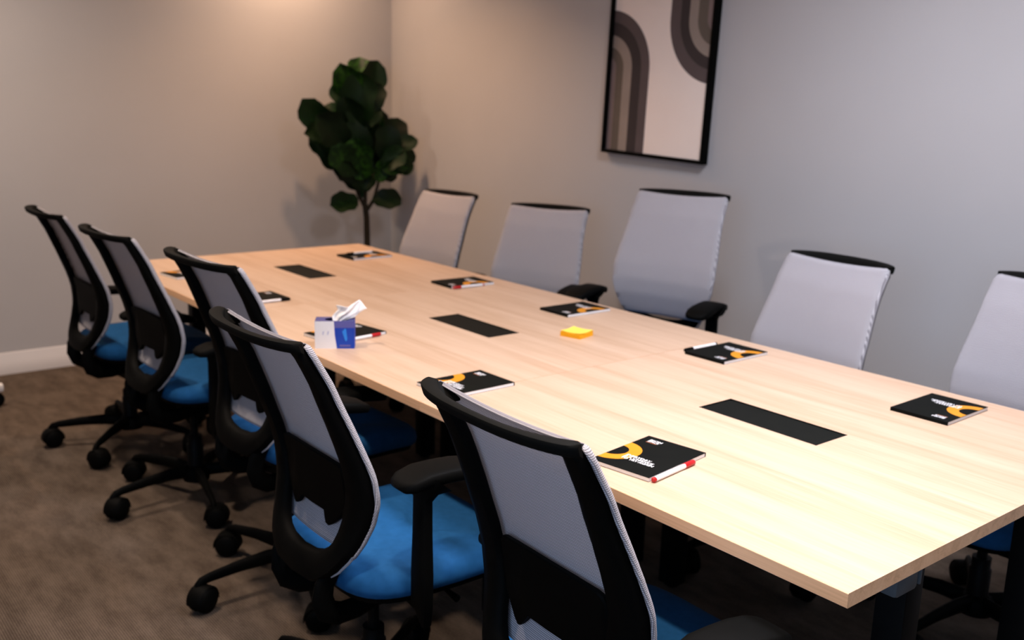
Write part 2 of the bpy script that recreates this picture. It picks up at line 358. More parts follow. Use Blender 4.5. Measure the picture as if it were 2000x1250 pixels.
# ---------------------------------------------------------------- table sections
TZ, TT, TW, TL = 0.735, 0.026, 1.219, 1.2
HX0, HX1, HY0, HY1 = 0.548, 0.673, 0.433, 0.773
def table(y, label):
    t = tag(empty('conference_table', (0, y, 0)), label, 'table', 'table sections pushed end to end')
    g = 0.0008
    top = MB()
    X = [0, HX0, HX1, TW]; Y = [g, HY0, HY1, TL - g]
    z1_, z0_ = TZ, TZ - TT
    for i in range(3):
        for j in range(3):
            if i == 1 and j == 1: continue
            top.add([(X[i], Y[j], z1_), (X[i + 1], Y[j], z1_), (X[i + 1], Y[j + 1], z1_), (X[i], Y[j + 1], z1_)], [(0, 1, 2, 3)], 0)
            top.add([(X[i], Y[j], z0_), (X[i + 1], Y[j], z0_), (X[i + 1], Y[j + 1], z0_), (X[i], Y[j + 1], z0_)], [(3, 2, 1, 0)], 0)
    b = 0.0012
    # bevelled edge band
    o_ = [(0, Y[0]), (TW, Y[0]), (TW, Y[3]), (0, Y[3])]
    def ring(d, z): return [(-d if px == 0 else px + d, py - d * (1 if py < 0.5 else -1) * (0 if True else 1), z) for px, py in o_]
    top.rings([ring(0, z1_), ring(b, z1_ - b), ring(b, z0_ + b), ring(0, z0_)], 1, cap=False)
    h_ = [(HX0, HY0), (HX1, HY0), (HX1, HY1), (HX0, HY1)]
    top.rings([[(px, py, z1_) for px, py in h_], [(px, py, z0_) for px, py in h_]], 2, cap=False)
    top.build('tabletop', [M['wood'], M['wood_edge'], M['hatch']], t, smooth=30, fix=True)
    # black power hatch: lid with two rounded corners, recessed in the cut-out
    def rr(d, z):
        a, bb, c, dd = HX0 + d, HX1 - d, HY0 + d, HY1 - d; rad = 0.016; pts = []
        def arc(cx, cy, s):
            for k in range(6):
                th = R(s + 90 * k / 5); pts.append((cx + rad * math.cos(th), cy + rad * math.sin(th), z))
        arc(a + rad, c + rad, 180); pts.append((bb, c, z)); arc(bb - rad, dd - rad, 0); pts.append((a, dd, z))
        return pts
    hatch = MB(); hatch.rings([rr(0.002, TZ - 0.022), rr(0.002, TZ - 0.003), rr(0.003, TZ - 0.002)])
    hatch.build('power_hatch', M['hatch'], t, smooth=30)
    # black steel underframe
    fr = MB()
    for px in (0.31, TW - 0.35): fr.box((px, 0.11, z0_ - 0.05), (px + 0.04, TL - 0.11, z0_ - 0.001))
    for py in (0.06, TL - 0.11): fr.box((0.20, py, z0_ - 0.06), (TW - 0.20, py + 0.05, z0_ - 0.001))
    fr.build('underframe', M['black_metal'], t, smooth=0)
    for px in (0.30, TW - 0.36):
        for py in (0.06, TL - 0.12):
            lg = MB().box((px, py, 0.012), (px + 0.06, py + 0.06, z0_ - 0.058), bev=0.004).build('leg', M['black_metal'], t)
            MB().lathe([(0.016, 0), (0.020, 0.004), (0.018, 0.013)], (px + 0.03, py + 0.03, 0), 14).build('leveling_foot', M['black_plastic'], lg)
    return t
T1 = table(0.0, 'light maple table section with the nearest corner, closest to the camera')
T2 = table(1.2, 'light maple middle table section carrying the tissue box and sticky notes')
T3 = table(2.4, 'light maple table section at the far end beside the potted fig')
# grey socket bracket hanging under the near end
gb = MB().box((0.190, 0.022, 0.652), (0.262, 0.059, 0.7005), bev=0.008); gb.box((0.266, 0.022, 0.658), (0.272, 0.059, 0.7005), bev=0.002)
gb.build('cable_tray_end', M['grey_metal'], T1)['label'] = 'small grey bracket under the near table end'

# ---------------------------------------------------------------- office chair
def lerp_tab(tab, z):
    if z <= tab[0][0]: return tab[0][1]
    for (a, va), (b, vb) in zip(tab, tab[1:]):
        if z <= b:
            t = (z - a) / (b - a); return va + (vb - va) * t
    return tab[-1][1]
def smooth_tab(tab, n=4):
    zs = [tab[0][0] + (tab[-1][0] - tab[0][0]) * i / 120 for i in range(121)]
    vs = [lerp_tab(tab, z) for z in zs]
    for _ in range(n * 6): vs = [vs[0]] + [(vs[i - 1] + 2 * vs[i] + vs[i + 1]) / 4 for i in range(1, 120)] + [vs[-1]]
    return list(zip(zs, vs))
BT = 0.985                                  # top of the back, lift = 0
PROF = smooth_tab([(0.40, -0.236), (0.46, -0.222), (0.52, -0.200), (0.58, -0.186), (0.64, -0.186), (0.70, -0.200), (0.80, -0.231), (0.90, -0.266), (1.0, -0.316)], 1)
HALF = [(0.415, 0.03), (0.420, 0.075), (0.435, 0.110), (0.46, 0.140), (0.49, 0.163), (0.53, 0.184), (0.57, 0.199), (0.62, 0.213), (0.68, 0.217), (0.75, 0.212), (0.85, 0.200), (0.93, 0.196), (0.955, 0.196), (0.970, 0.193), (0.980, 0.186), (0.985, 0.176)]
def px_(z): return lerp_tab(PROF, z)
def half(z): return lerp_tab(HALF, z)
def bow(y, z=0.7): return (0.022 if z < 0.7 else 0.022 - 0.022 * min(1, (z - 0.7) / 0.26)) * (y / 0.22) ** 2

def make_chair():
    c = empty('office_chair')
    # --- back frame: outline strip from top left, round the bottom, to top right
    out = [(half(z), z) for z in [0.985, 0.980, 0.970, 0.955, 0.93, 0.89, 0.85, 0.80, 0.75, 0.71, 0.68, 0.65, 0.62, 0.595, 0.57, 0.55, 0.53, 0.51, 0.49, 0.475, 0.46, 0.447, 0.435, 0.427, 0.420]]
    inn = []
    for y, z in out:
        if z > 0.955: yi, zi = y - 0.055 + (z - 0.955) * 0.3, min(z, 0.965) - 0.004
        else:
            bwid = 0.041 + (0.95 - z) * 0.100
            zi = z; yi = y - bwid
            if z < 0.60:
                k = (0.60 - z) / 0.18; zi = z + 0.062 * k ** 1.2; yi = y - bwid * (1 - k * 0.75)
        inn.append((max(yi, 0.0), zi))
    # keep the inner line monotone near the bottom
    L_ = [(-y, z) for y, z in out] + [(0.0, 0.416)] + [(y, z) for y, z in reversed(out)]
    I_ = [(-y, z) for y, z in inn] + [(0.0, 0.478)] + [(y, z) for y, z in reversed(inn)]
    fr = MB(); rs = []
    for (yo, zo), (yi, zi) in zip(L_, I_):
        th = 0.031
        def P(y, z, d): return (px_(z) + bow(y, z) + d, y, z)
        ym, zm = (yo + yi) / 2, (zo + zi) / 2
        def mix(a): return yo + (yi - yo) * a, zo + (zi - zo) * a
        r_ = []
        for a, d in ((0.0, -0.004), (0.0, -th * 0.55), (0.10, -th * 0.9), (0.5, -th * 1.05), (0.9, -th * 0.85), (1.0, -th * 0.5), (1.0, -0.006), (0.9, -0.002), (0.1, -0.001)):
            yy, zz = mix(a); r_.append(P(yy, zz, d))
        rs.append(r_)
    fr.rings(rs)
    fr.build('back_frame', M['black_plastic'], c, smooth=50)
    # --- handle rim: crescent behind the top edge
    rm = MB(); rs = []; N = 33
    for i in range(N):
        s_ = -1 + 2 * i / (N - 1); s_ = math.sin(s_ * math.pi / 2) if abs(s_) < 1 else s_
        e = max(0.0, 1 - abs(s_) ** 2.6)
        y = s_ * 0.190
        ob = 0.018 + 0.056 * e ** 0.6          # outer offset behind the mesh
        ib = 0.003 + 0.049 * max(0.0, e - 0.05) ** 0.9
        yo = y * (1 + 0.055 * (1 - e) ** 0.5)
        xb = px_(BT) + bow(y, BT)
        zt = BT + 0.002
        zo = zt + 0.004 * e ** 0.6                      # the outer lip rises a little
        rs.append([(xb - ib, y * 0.985, zt - 0.003), (xb - ib - 0.003, y * 0.985, zt), (xb - ob + 0.006, yo, zo + 0.001), (xb - ob + 0.001, yo, zo - 0.001), (xb - ob, yo, zo - 0.005),
                   (xb - ob + 0.004, yo, zo - 0.017), (xb - ob + 0.010, yo, zo - 0.021), (xb - max(ib, 0.012) + 0.002, y * 0.985, zt - 0.022)])
    rm.rings(rs)
    rm.build('top_rim', M['black_soft'], c, smooth=45)
    # --- mesh fabric stretched over the front of the frame, wrapped round the sides
    zs = [0.497 + (BT - 0.008 - 0.497) * (i / 55) for i in range(56)]
    rows = []; uvs = []
    for z in zs:
        hwz = half(z) + 0.0042
        ys = [(-hwz, -0.009), (-hwz - 0.0015, -0.004), (-hwz, 0.001)] + [(hwz * (-1 + 2 * k / 20) * 0.985, 0.0055) for k in range(21)] + [(hwz, 0.001), (hwz + 0.0015, -0.004), (hwz, -0.009)]
        rows.append([(px_(z) + bow(y, z) + d, y, z - max(0, (z - 0.80) / 0.18) ** 2 * 0.008 * max(0, 1 - abs(y / 0.19) ** 2)) for y, d in ys]); uvs.append([(y + d, z) for y, d in ys])
    # roll the top edge over backwards
    zt = BT
    for dz_, d_, sh in ((0.003, 0.000, 0.975), (0.004, -0.005, 0.96), (0.002, -0.009, 0.955)):
        last = rows[55]
        rows.append([(px_(zt) + bow(p[1], zt) + d_ + 0.003, p[1] * sh, zt - 0.007 + dz_ - 0.008 * max(0, 1 - abs(p[1] / 0.19) ** 2)) for p in last]); uvs.append([(p[1], zt + dz_) for p in last])
    ms = MB(); n = len(rows[0]); ms.add([p for r_ in rows for p in r_], [(i * n + j, i * n + j + 1, (i + 1) * n + j + 1, (i + 1) * n + j) for i in range(len(rows) - 1) for j in range(n - 1)])
    ms.uv = [p for r_ in uvs for p in r_]
    # lower hem following the frame round the corners
    ob = ms.build('mesh_back', M['mesh'], c, smooth=60)
    sd = ob.modifiers.new('thick', 'SOLIDIFY'); sd.thickness = 0.0015
    # pale piping that carries the fabric edge on round the lower corners
    for sg in (-1, 1):
        pth = [(px_(z) + bow(half(z)) - 0.003, sg * (half(z) + 0.001), z) for z in (0.50, 0.485, 0.47, 0.46, 0.45, 0.44)]
        MB().tube(pth, [0.004, 0.004, 0.0035, 0.0035, 0.003, 0.0015], 8).build('edge_piping', M['mesh'], c)
    # --- lumbar pad: black plate behind the mesh with two lower grips
    hl = [(0.0, 0.700), (0.06, 0.699), (0.124, 0.694), (0.136, 0.689), (0.142, 0.677), (0.145, 0.64), (0.145, 0.615), (0.140, 0.596), (0.118, 0.572), (0.090, 0.548), (0.078, 0.541), (0.070, 0.543), (0.062, 0.553), (0.054, 0.566), (0.0, 0.566)]
    ol = [(-y, z) for y, z in reversed(hl)] + hl[1:-1]
    lp = MB()
    def LP(y, z, d): return (px_(z) + bow(y) * 0.9 + d, y, z)
    ctr = (0.0, 0.625)
    def shrink(k): return [(ctr[0] + (y - ctr[0]) * k, ctr[1] + (z - ctr[1]) * k) for y, z in ol]
    lp.rings([[LP(y, z, -0.003) for y, z in shrink(0.97)], [LP(y, z, -0.005) for y, z in ol], [LP(y, z, -0.013) for y, z in ol], [LP(y, z, -0.016) for y, z in shrink(0.97)]])
    lp.build('lumbar_pad', M['black_plastic'], c, smooth=35)
    # --- J-shaped back supports running under the seat
    for sg in (-1, 1):
        pth = [(-0.215, sg * 0.11, 0.455), (-0.232, sg * 0.105, 0.42), (-0.235, sg * 0.10, 0.385), (-0.222, sg * 0.095, 0.352), (-0.19, sg * 0.09, 0.333), (-0.14, sg * 0.08, 0.328), (-0.05, sg * 0.06, 0.335)]
        MB().tube(pth, [(0.022, 0.012), (0.024, 0.013), (0.026, 0.014), (0.027, 0.015), (0.027, 0.016), (0.026, 0.016), (0.024, 0.016)], 12, up=(0, 1, 0)).build('back_support', M['black_plastic'], c)
    # --- seat: fabric cushion over a black shell
    def seat_ring(z, k, n=36):
        pts = []
        for i in range(n):
            th = 2 * math.pi * i / n; cx, sy = math.cos(th), math.sin(th); p_ = 0.42
            X_ = math.copysign(abs(cx) ** p_, cx); Y_ = math.copysign(abs(sy) ** p_, sy)
            wid = 0.243 - 0.022 * max(0, -X_) ** 2
            drop = 0.022 * max(0.0, X_ - 0.35) ** 2 / 0.42
            pts.append((0.035 + X_ * 0.242 * k, Y_ * wid * k, z - drop))
        return pts
    MB().rings([seat_ring(0.398, 0.93), seat_ring(0.408, 0.985), seat_ring(0.425, 1.0), seat_ring(0.444, 0.985), seat_ring(0.456, 0.94), seat_ring(0.461, 0.86), seat_ring(0.462, 0.70), seat_ring(0.458, 0.40), seat_ring(0.457, 0.1)]).build('seat', M['blue_fabric'], c, smooth=60)
    MB().rings([seat_ring(0.370, 0.62), seat_ring(0.376, 0.80), seat_ring(0.388, 0.93), seat_ring(0.400, 0.945)]).build('seat_shell', M['black_plastic'], c, smooth=50)
    mech = MB().box((-0.09, -0.075, 0.305), (0.12, 0.075, 0.372), bev=0.012)
    me_ = mech.build('tilt_mechanism', M['black_plastic'], c)
    MB().tube([(0.05, -0.07, 0.345), (0.05, -0.16, 0.345), (0.052, -0.20, 0.340)], [0.005, 0.005, 0.009], 8).build('height_lever', M['black_plastic'], me_)
    # --- armrests
    for sg in (-1, 1):
        yb = sg * 0.262
        br = MB()
        br.tube([(-0.02, sg * 0.06, 0.352), (-0.03, sg * 0.18, 0.350), (-0.07, sg * 0.245, 0.362), (-0.085, yb, 0.40), (-0.085, yb, 0.47), (-0.085, yb, 0.56), (-0.085, yb, 0.660)],
                [(0.030, 0.010), (0.030, 0.011), (0.030, 0.013), (0.028, 0.016), (0.027, 0.017), (0.024, 0.015), (0.023, 0.014)], 14, up=(1, 0, 0.02), sq=0.55)
        ar = br.build('armrest', M['black_plastic'], c)
        rs = []
        for t in [0, .03, .10, .25, .45, .65, .82, .93, .98, 1]:
            x = -0.150 + 0.235 * t
            wd = 0.042 * (1 - abs(2 * t - 1) ** 9.0) ** 0.5 + 0.004
            zc = 0.690 - 0.020 * max(0, t - 0.45) ** 2 / 0.30 - 0.012 * max(0, 0.25 - t) / 0.25
            hh = 0.015 * (1 - abs(2 * t - 1) ** 7) ** 0.5 + 0.001
            rs.append([(x, yb + wd * math.copysign(abs(math.cos(a)) ** 0.5, math.cos(a)), zc + hh * math.copysign(abs(math.sin(a)) ** 0.45, math.sin(a))) for a in [2 * math.pi * k / 16 for k in range(16)]])
        MB().rings(rs).build('arm_pad', M['black_plastic'], ar, smooth=60)
        MB().tube([(-0.085, yb, 0.640), (-0.08, yb, 0.66), (-0.065, yb, 0.678)], [(0.025, 0.016), (0.035, 0.022), (0.060, 0.030)], 14, up=(1, 0, 0.02), sq=0.6).build('arm_neck', M['black_plastic'], ar)
    return c

def make_base(c):
    MB().lathe([(0.030, 0.06), (0.030, 0.20), (0.026, 0.205), (0.026, 0.235)], n=20).build('gas_lift_sleeve', M['black_metal'], c)
    star = MB().lathe([(0.030, 0.062), (0.048, 0.066), (0.050, 0.10), (0.040, 0.118), (0.030, 0.122)], n=24).build('base_hub', M['black_plastic'], c)
    leg0 = MB().tube([(0.035, 0, 0.100), (0.10, 0, 0.106), (0.19, 0, 0.103), (0.28, 0, 0.094), (0.307, 0, 0.088), (0.317, 0, 0.078), (0.318, 0, 0.066)],
                     [(0.024, 0.016), (0.023, 0.015), (0.019, 0.012), (0.015, 0.010), (0.013, 0.010), (0.011, 0.010), (0.010, 0.010)], 12, up=(0, 1, 0)).mesh('base_leg', M['black_plastic'])
    wh = MB(); CR = 0.038; n = 22
    for sg in (-1, 1):
        rr_ = [(0.012, 0.003), (0.035, 0.003), (CR, 0.008), (CR, 0.018), (0.036, 0.025), (0.028, 0.031), (0.010, 0.034)]
        wh.rings([[(r_ * math.cos(2 * math.pi * k / n), sg * yy, r_ * math.sin(2 * math.pi * k / n)) for k in range(n)] for r_, yy in rr_])
    wh_me = wh.mesh('caster', M['black_plastic'])
    hood = MB().rings([[(r_ * math.cos(R(-10 + 200 * k / 16)), yy, r_ * math.sin(R(-10 + 200 * k / 16))) for r_, yy in ((0.0395, -0.026), (0.0425, -0.022), (0.0425, 0.022), (0.0395, 0.026))] for k in range(17)])
    hd_me = hood.mesh('caster_hood', M['black_plastic'])
    for k in range(5):
        a = 2 * math.pi * k / 5
        o = bpy.data.objects.new('base_leg', leg0); COL.objects.link(o); o.parent = c; o.rotation_euler = (0, 0, a)
        q = bpy.data.objects.new('caster', wh_me); COL.objects.link(q); q.parent = o
        q.location = (0.318 - 0.010, 0.010, 0.038); q.rotation_euler = (0, 0, R(25 + 47 * k))
        h_ = bpy.data.objects.new('caster_hood', hd_me); COL.objects.link(h_); h_.parent = o; h_.location = q.location; h_.rotation_euler = q.rotation_euler
    return star

UPPER = make_chair()
# sliding rod is part of the upper half
MB().lathe([(0.014, 0.12), (0.014, 0.31)], (-0.05, 0, 0), n=16).build('gas_lift_rod', M['black_metal'], UPPER)
upper_parts = list(UPPER.children)
BASE_E = empty('base_proto'); make_base(BASE_E)
base_parts = list(BASE_E.children)

def place_chair(x, y, heading, top, base_rot, arm_z, label, group, first=False):
    lift = top - BT
    r_ = UPPER if first else UPPER.copy()
    if not first: COL.objects.link(r_)
    r_.location = (x, y, 0); r_.rotation_euler = (0, 0, R(heading))
    tag(r_, label, 'chair', group)
    for p in upper_parts:
        q = p if first else copy_tree(p, r_)
        q.location = (0, 0, (arm_z - 0.705) if p.name.startswith('armrest') else lift)
    for p in base_parts:
        q = p if first else copy_tree(p, r_)
        q.parent = r_
        q.location = (-0.05, 0, 0)
        q.rotation_euler = (0, 0, p['rot0'] + R(base_rot - heading))
    return r_
for p in base_parts: p['rot0'] = p.rotation_euler[2]

LG, RG = 'mesh chairs along the left side of the table', 'mesh chairs along the picture wall side of the table'
CHAIRS = [  # x, y, heading, top of back, base turn, arm pad height
    (-0.068, 0.390, -2.0, 0.998, 20, 0.645, 'grey mesh office chair with blue seat nearest to the camera', LG),
    (-0.145, 1.100, -0.5, 1.005, 180, 0.725, 'grey mesh office chair with blue seat, second from the camera on the aisle side', LG),
    (0.018, 1.821, 2.9, 1.035, 180, 0.675, 'grey mesh office chair with blue seat in the middle of the aisle side row', LG),
    (0.018, 2.640, 2.7, 1.008, 187, 0.640, 'grey mesh office chair with blue seat, fourth from the camera on the aisle side', LG),
    (0.012, 3.350, 0.2, 1.002, 155, 0.630, 'grey mesh office chair with blue seat, farthest on the aisle side near the back wall', LG),
    (1.345, 0.406, 177.8, 1.006, 30, 0.655, 'pale mesh office chair cut off by the right edge of the photo', RG),
    (1.249, 1.085, 176.3, 0.986, 96, 0.640, 'pale mesh office chair between the cut-off chair and the tallest chair', RG),
    (1.437, 1.825, 195.9, 1.123, 20, 0.745, 'tallest pale mesh office chair, raised below the striped picture', RG),
    (1.402, 2.543, 203.9, 0.994, 100, 0.690, 'pale mesh office chair between the tallest chair and the one by the corner', RG),
    (1.281, 3.303, 185.5, 1.003, 10, 0.640, 'pale mesh office chair farthest on the picture wall side, beside the fig', RG),
]
for i, a in reversed(list(enumerate(CHAIRS))):
    place_chair(*a, first=(i == 0))
bpy.data.objects.remove(BASE_E)

# ---------------------------------------------------------------- things on the table
def text_mesh(name, body, size, mat, parent, loc, width=None, shear=0.0):
    cu = bpy.data.curves.new(name, 'FONT'); cu.body = body; cu.size = size; cu.offset = size * 0.022; cu.space_character = 0.95; cu.resolution_u = 2; cu.shear = shear
    ob = bpy.data.objects.new(name, cu); COL.objects.link(ob)
    dg = bpy.context.evaluated_depsgraph_get(); me = bpy.data.meshes.new_from_object(ob.evaluated_get(dg))
    bpy.data.objects.remove(ob)
    xs = [v.co.x for v in me.vertices]
    if width:
        k = width / (max(xs) - min(xs))
        for v in me.vertices: v.co.x *= k
    me.materials.clear(); me.materials.append(mat)
    o = bpy.data.objects.new(name, me); COL.objects.link(o); o.parent = parent; o.location = loc
    return o

NBW, NBH, NBT = 0.148, 0.210, 0.009
def make_notebook():
    """reader's right = +X, reader's up = +Y, bound along the top edge"""
    n = empty('notebook')
    hw, hh = NBW / 2, NBH / 2
    MB().box((-hw + 0.0005, -hh + 0.0005, 0.0006), (hw - 0.0005, hh - 0.003, NBT - 0.0008)).build('page_block', M['white_paper'], n, 0)
    cv = MB().box((-hw, -hh, NBT - 0.0008), (hw, hh, NBT)); cv.box((-hw, hh - 0.003, 0.0), (hw, hh, NBT - 0.0008)); cv.box((-hw, -hh, 0.0), (hw, hh - 0.003, 0.0006))
    cv = cv.build('cover', M['cover_black'], n, 0)
    # orange ring cut by the left edge
    cx, cy, ro, ri = -hw - 0.001, -0.022, 0.060, 0.032
    rg = MB(); vs = []; fs = []
    N = 40
    for k in range(N + 1):
        th = R(-88.5 + 177 * k / N)
        for r_ in (ri, ro): vs.append((max(cx + r_ * math.cos(th), -hw), cy + r_ * math.sin(th), NBT + 0.0002))
    fs = [(2 * k, 2 * k + 1, 2 * k + 3, 2 * k + 2) for k in range(N)]
    rg.add(vs, fs); rg.build('ring_print', M['orange'], cv, 0)
    zt = NBT + 0.0004
    for body, u, v, wd in (('EVERYDAY', -0.036, -0.0335, 0.062), ('IS A CHANCE', -0.036, -0.0435, 0.074), ('TO TRY AGAIN', -0.036, -0.0535, 0.081)):
        text_mesh('title_text', body, 0.0122, M['print_white'], cv, (u, v, zt), wd)
    for body, u, v, wd, mt in (('BION', -0.055, 0.0790, 0.031, 'print_white'), ('SPACE', -0.055, 0.0695, 0.029, 'print_white')):
        text_mesh('logo_text', body, 0.0115, M[mt], cv, (u, v, zt), wd)
    MB().box((-0.055, 0.0655, zt - 0.0002), (-0.028, 0.0672, zt)).build('logo_underline', M['print_rust'], cv, 0)
    return n
NB0 = make_notebook()
nb_used = False
def notebook(cx, cy, ang, label):
    """ang: direction of the reader's up, degrees from +x of the room"""
    global nb_used
    n = copy_tree(NB0) if nb_used else NB0
    nb_used = True
    n.location = (cx, cy, TZ); n.rotation_euler = (0, 0, R(ang - 90))
    return tag(n, label, 'notebook', 'black notebooks laid out on the table')
NBL = [
    (0.172, 0.588, 8.1, 'black notebook with orange ring nearest to the camera, a red-capped pen along it'),
    (0.175, 1.246, 1.0, 'black notebook with orange ring partly behind the nearest chair back'),
    (0.190, 1.908, 8.0, 'black notebook mostly hidden behind the blue and white tissue box'),
    (0.180, 2.560, 2.0, 'black notebook with black-capped pen peeking out beside the middle aisle chair'),
    (0.185, 3.160, 6.0, 'black notebook near the far left table corner, partly behind a chair back'),
    (1.040, 0.408, 181.0, 'black notebook lying without a pen beside the near table hatch'),
    (1.030, 1.077, 180.5, 'black notebook with a black and white pen along its far edge'),
    (1.068, 1.797, 180.0, 'black notebook without pen between the sticky notes and the tall chair'),
    (1.027, 2.432, 178.0, 'black notebook with a red-capped pen along its front edge'),
    (1.035, 3.225, 181.0, 'black notebook with a pen on top at the far right table corner'),
]
for a in NBL: notebook(*a)

def make_pen(name, cap, end):
    """lies along +Y from the tail (y=0) to the cap end (y=0.15)"""
    p = empty(name); r_ = 0.0052
    def cyl(y0_, y1_, ra, rb, z=r_ + 0.0006, n=14):
        return [[(ra * math.cos(2 * math.pi * k / n), y0_, z + ra * math.sin(2 * math.pi * k / n)) for k in range(n)], [(rb * math.cos(2 * math.pi * k / n), y1_, z + rb * math.sin(2 * math.pi * k / n)) for k in range(n)]]
    MB().rings(cyl(0.007, 0.118, r_, r_)).build('barrel', M['pen_white'], p)
    MB().rings(cyl(0.0, 0.002, 0.0035, r_ + .0003) + cyl(0.006, 0.0075, r_ + .0003, r_)).build('end_plug', M[end], p)
    cp = MB().rings(cyl(0.112, 0.114, r_ + 0.0002, r_ + 0.0007) + cyl(0.146, 0.150, r_ + 0.0004, 0.003)).build('cap', M[cap], p)
    MB().box((-r_ - 0.0035, 0.118, r_ - 0.0012), (-r_ - 0.0012, 0.150, r_ + 0.0022), bev=0.0006).box((-r_ - 0.0030, 0.142, r_ - 0.001), (-r_ + 0.001, 0.149, r_ + 0.002)).build('clip', M[cap], cp)
    return p
PR = make_pen('pen', 'pen_red', 'pen_red'); PK = make_pen('pen', 'black_plastic', 'black_plastic')
pu = {id(PR): 0, id(PK): 0}
def pen(proto, tail, head, z, label):
    n = copy_tree(proto) if pu[id(proto)] else proto
    pu[id(proto)] += 1
    d = Vector(head) - Vector(tail)
    n.location = (tail[0], tail[1], z); n.rotation_euler = (0, 0, math.atan2(d.y, d.x) - math.pi / 2)
    return tag(n, label, 'pen', 'pens beside the notebooks')
pen(PR, (0.082, 0.492), (0.2305, 0.513), TZ, 'white pen with red cap beside the notebook nearest to the camera')
pen(PR, (0.128, 1.8165), (0.274, 1.8375), TZ, 'white pen with red cap beside the tissue box')
pen(PR, (1.07, 2.345), (0.92, 2.350), TZ, 'white pen with red cap in front of the notebook by the far table seam')
pen(PK, (1.09, 1.165), (0.94, 1.166), TZ, 'white pen with black cap behind the notebook next to the low chair')
pen(PK, (0.135, 2.478), (0.285, 2.480), TZ, 'white pen with black cap beside the middle aisle chair')
pen(PK, (1.10, 3.255), (0.95, 3.245), TZ + NBT + 0.001, 'white pen with black cap lying on the notebook at the far right corner')

# sticky notes
sn = tag(empty('sticky_note_pad', (0.805, 1.503, TZ), R(14)), 'block of yellow sticky notes on the middle of the table', 'sticky notes')
MB().grid(9, 9, lambda a, b: (-0.038 + 0.076 * a, -0.038 + 0.076 * b, 0.0166 + 0.003 * (2 * a - 1) ** 2 * (2 * b - 1) ** 2)).build('top_sheet', M['postit_top'], sn)
for k in range(8):
    j = 0.0006 * math.sin(k * 2.1)
    MB().box((-0.038 + j, -0.038 - j, 0.002 * k), (0.038 + j, 0.038 - j, 0.002 * k + 0.0019)).build('paper_layer', M['postit_side'], sn, 0)

# tissue box: front face turned to the camera
TBX = tag(empty('tissue_box', (0.0937, 1.7965, TZ), math.atan2(-0.061, 0.096)), 'blue and white cardboard tissue box with a tissue pulled up', 'tissue box')
bw_, bd_, bh_ = 0.116, 0.062, 0.083
def hollow_box():
    b = MB(); h = bw_ / 2; d = bd_ / 2
    # sides
    b.add([(-h, -d, 0), (0.006, -d, 0), (0.0, -d, bh_ * 0.5), (-0.002, -d, bh_), (-h, -d, bh_)], [(0, 1, 2, 3, 4)], 0)          # white front
    b.add([(0.006, -d, 0), (h, -d, 0), (h, -d, bh_ * 0.76), (-0.001, -d, bh_ * 0.76), (0.0, -d, bh_ * 0.5)], [(0, 1, 2, 3, 4)], 1)  # blue front
    b.add([(-0.001, -d, bh_ * 0.76), (h, -d, bh_ * 0.76), (h, -d, bh_), (-0.002, -d, bh_)], [(0, 1, 2, 3)], 2)                  # violet band
    b.add([(h, -d, 0), (h, d, 0), (h, d, bh_), (h, -d, bh_)], [(0, 1, 2, 3)], 1)
    b.add([(h, d, 0), (-h, d, 0), (-h, d, bh_), (h, d, bh_)], [(0, 1, 2, 3)], 3)
    b.add([(-h, d, 0), (-h, -d, 0), (-h, -d, bh_), (-h, d, bh_)], [(0, 1, 2, 3)], 0)
    b.add([(-h, -d, 0), (h, -d, 0), (h, d, 0), (-h, d, 0)], [(3, 2, 1, 0)], 0)
    # top with an oval opening
    N = 28; oval = []; rim = []
    for k in range(N):
        a = 2 * math.pi * k / N
        oval.append((0.006 + 0.036 * math.cos(a), -0.002 + 0.022 * math.sin(a), bh_))
        c_, s_ = math.cos(a), math.sin(a); q = max(abs(c_) / h, abs(s_) / d); rim.append((c_ / q, s_ / q, bh_))
    b.add(oval + rim, [(k, (k + 1) % N, N + (k + 1) % N, N + k) for k in range(N)], 3)
    return b
hollow_box().build('carton', [M['box_white'], M['box_blue'], M['box_violet'], M['box_navy']], TBX, smooth=0)
d = -bd_ / 2 - 0.0004
MB().add([(0.022, d, 0.052), (0.031, d, 0.062), (0.034, d, 0.058), (0.037, d, 0.030), (0.034, d, 0.022), (0.030, d, 0.026)], [(0, 1, 2, 3, 4, 5)]).build('light_blue_print', M['box_light'], TBX, 0)
MB().box((0.014, d, 0.006), (0.046, d + 0.0003, 0.012)).build('print_line', M['box_violet'], TBX, 0)
for xx in (-0.036, -0.022): MB().add([(xx, d, 0.042), (xx + 0.003, d, 0.042), (xx + 0.005, d, 0.053), (xx + 0.002, d, 0.053)], [(0, 1, 2, 3)]).build('print_mark', M['box_pale'], TBX, 0)
TROWS = [[(-.006, .074), (.004, .074), (.012, .074), (.020, .076)], [(-.009, .092), (.012, .094), (.034, .092), (.058, .088)],
         [(.008, .108), (.028, .108), (.052, .108), (.074, .103)], [(.002, .121), (.038, .123), (.071, .137), (.095, .117)]]
def tissue_fn(a, b):
    # a across the sheet, b from the slot upwards
    def row(r_):
        k = min(2, int(a * 3)); t = a * 3 - k; t = t * t * (3 - 2 * t) * 0.5 + t * 0.5
        return [r_[k][i] + (r_[k + 1][i] - r_[k][i]) * t for i in (0, 1)]
    k = min(2, int(b * 3)); t = b * 3 - k; p, q = row(TROWS[k]), row(TROWS[k + 1])
    x, z = p[0] + (q[0] - p[0]) * t, p[1] + (q[1] - p[1]) * t
    y = -0.004 + 0.012 * math.sin(a * 8 + b * 2.2) * (0.3 + b) + 0.010 * b + 0.004 * math.sin(17 * a - 5 * b)
    return (x, y, z + 0.002 * math.sin(13 * a))
ts = MB().grid(26, 16, tissue_fn).build('tissue_sheet', M['tissue'], TBX, smooth=60)
sd = ts.modifiers.new('thick', 'SOLIDIFY'); sd.thickness = 0.0008

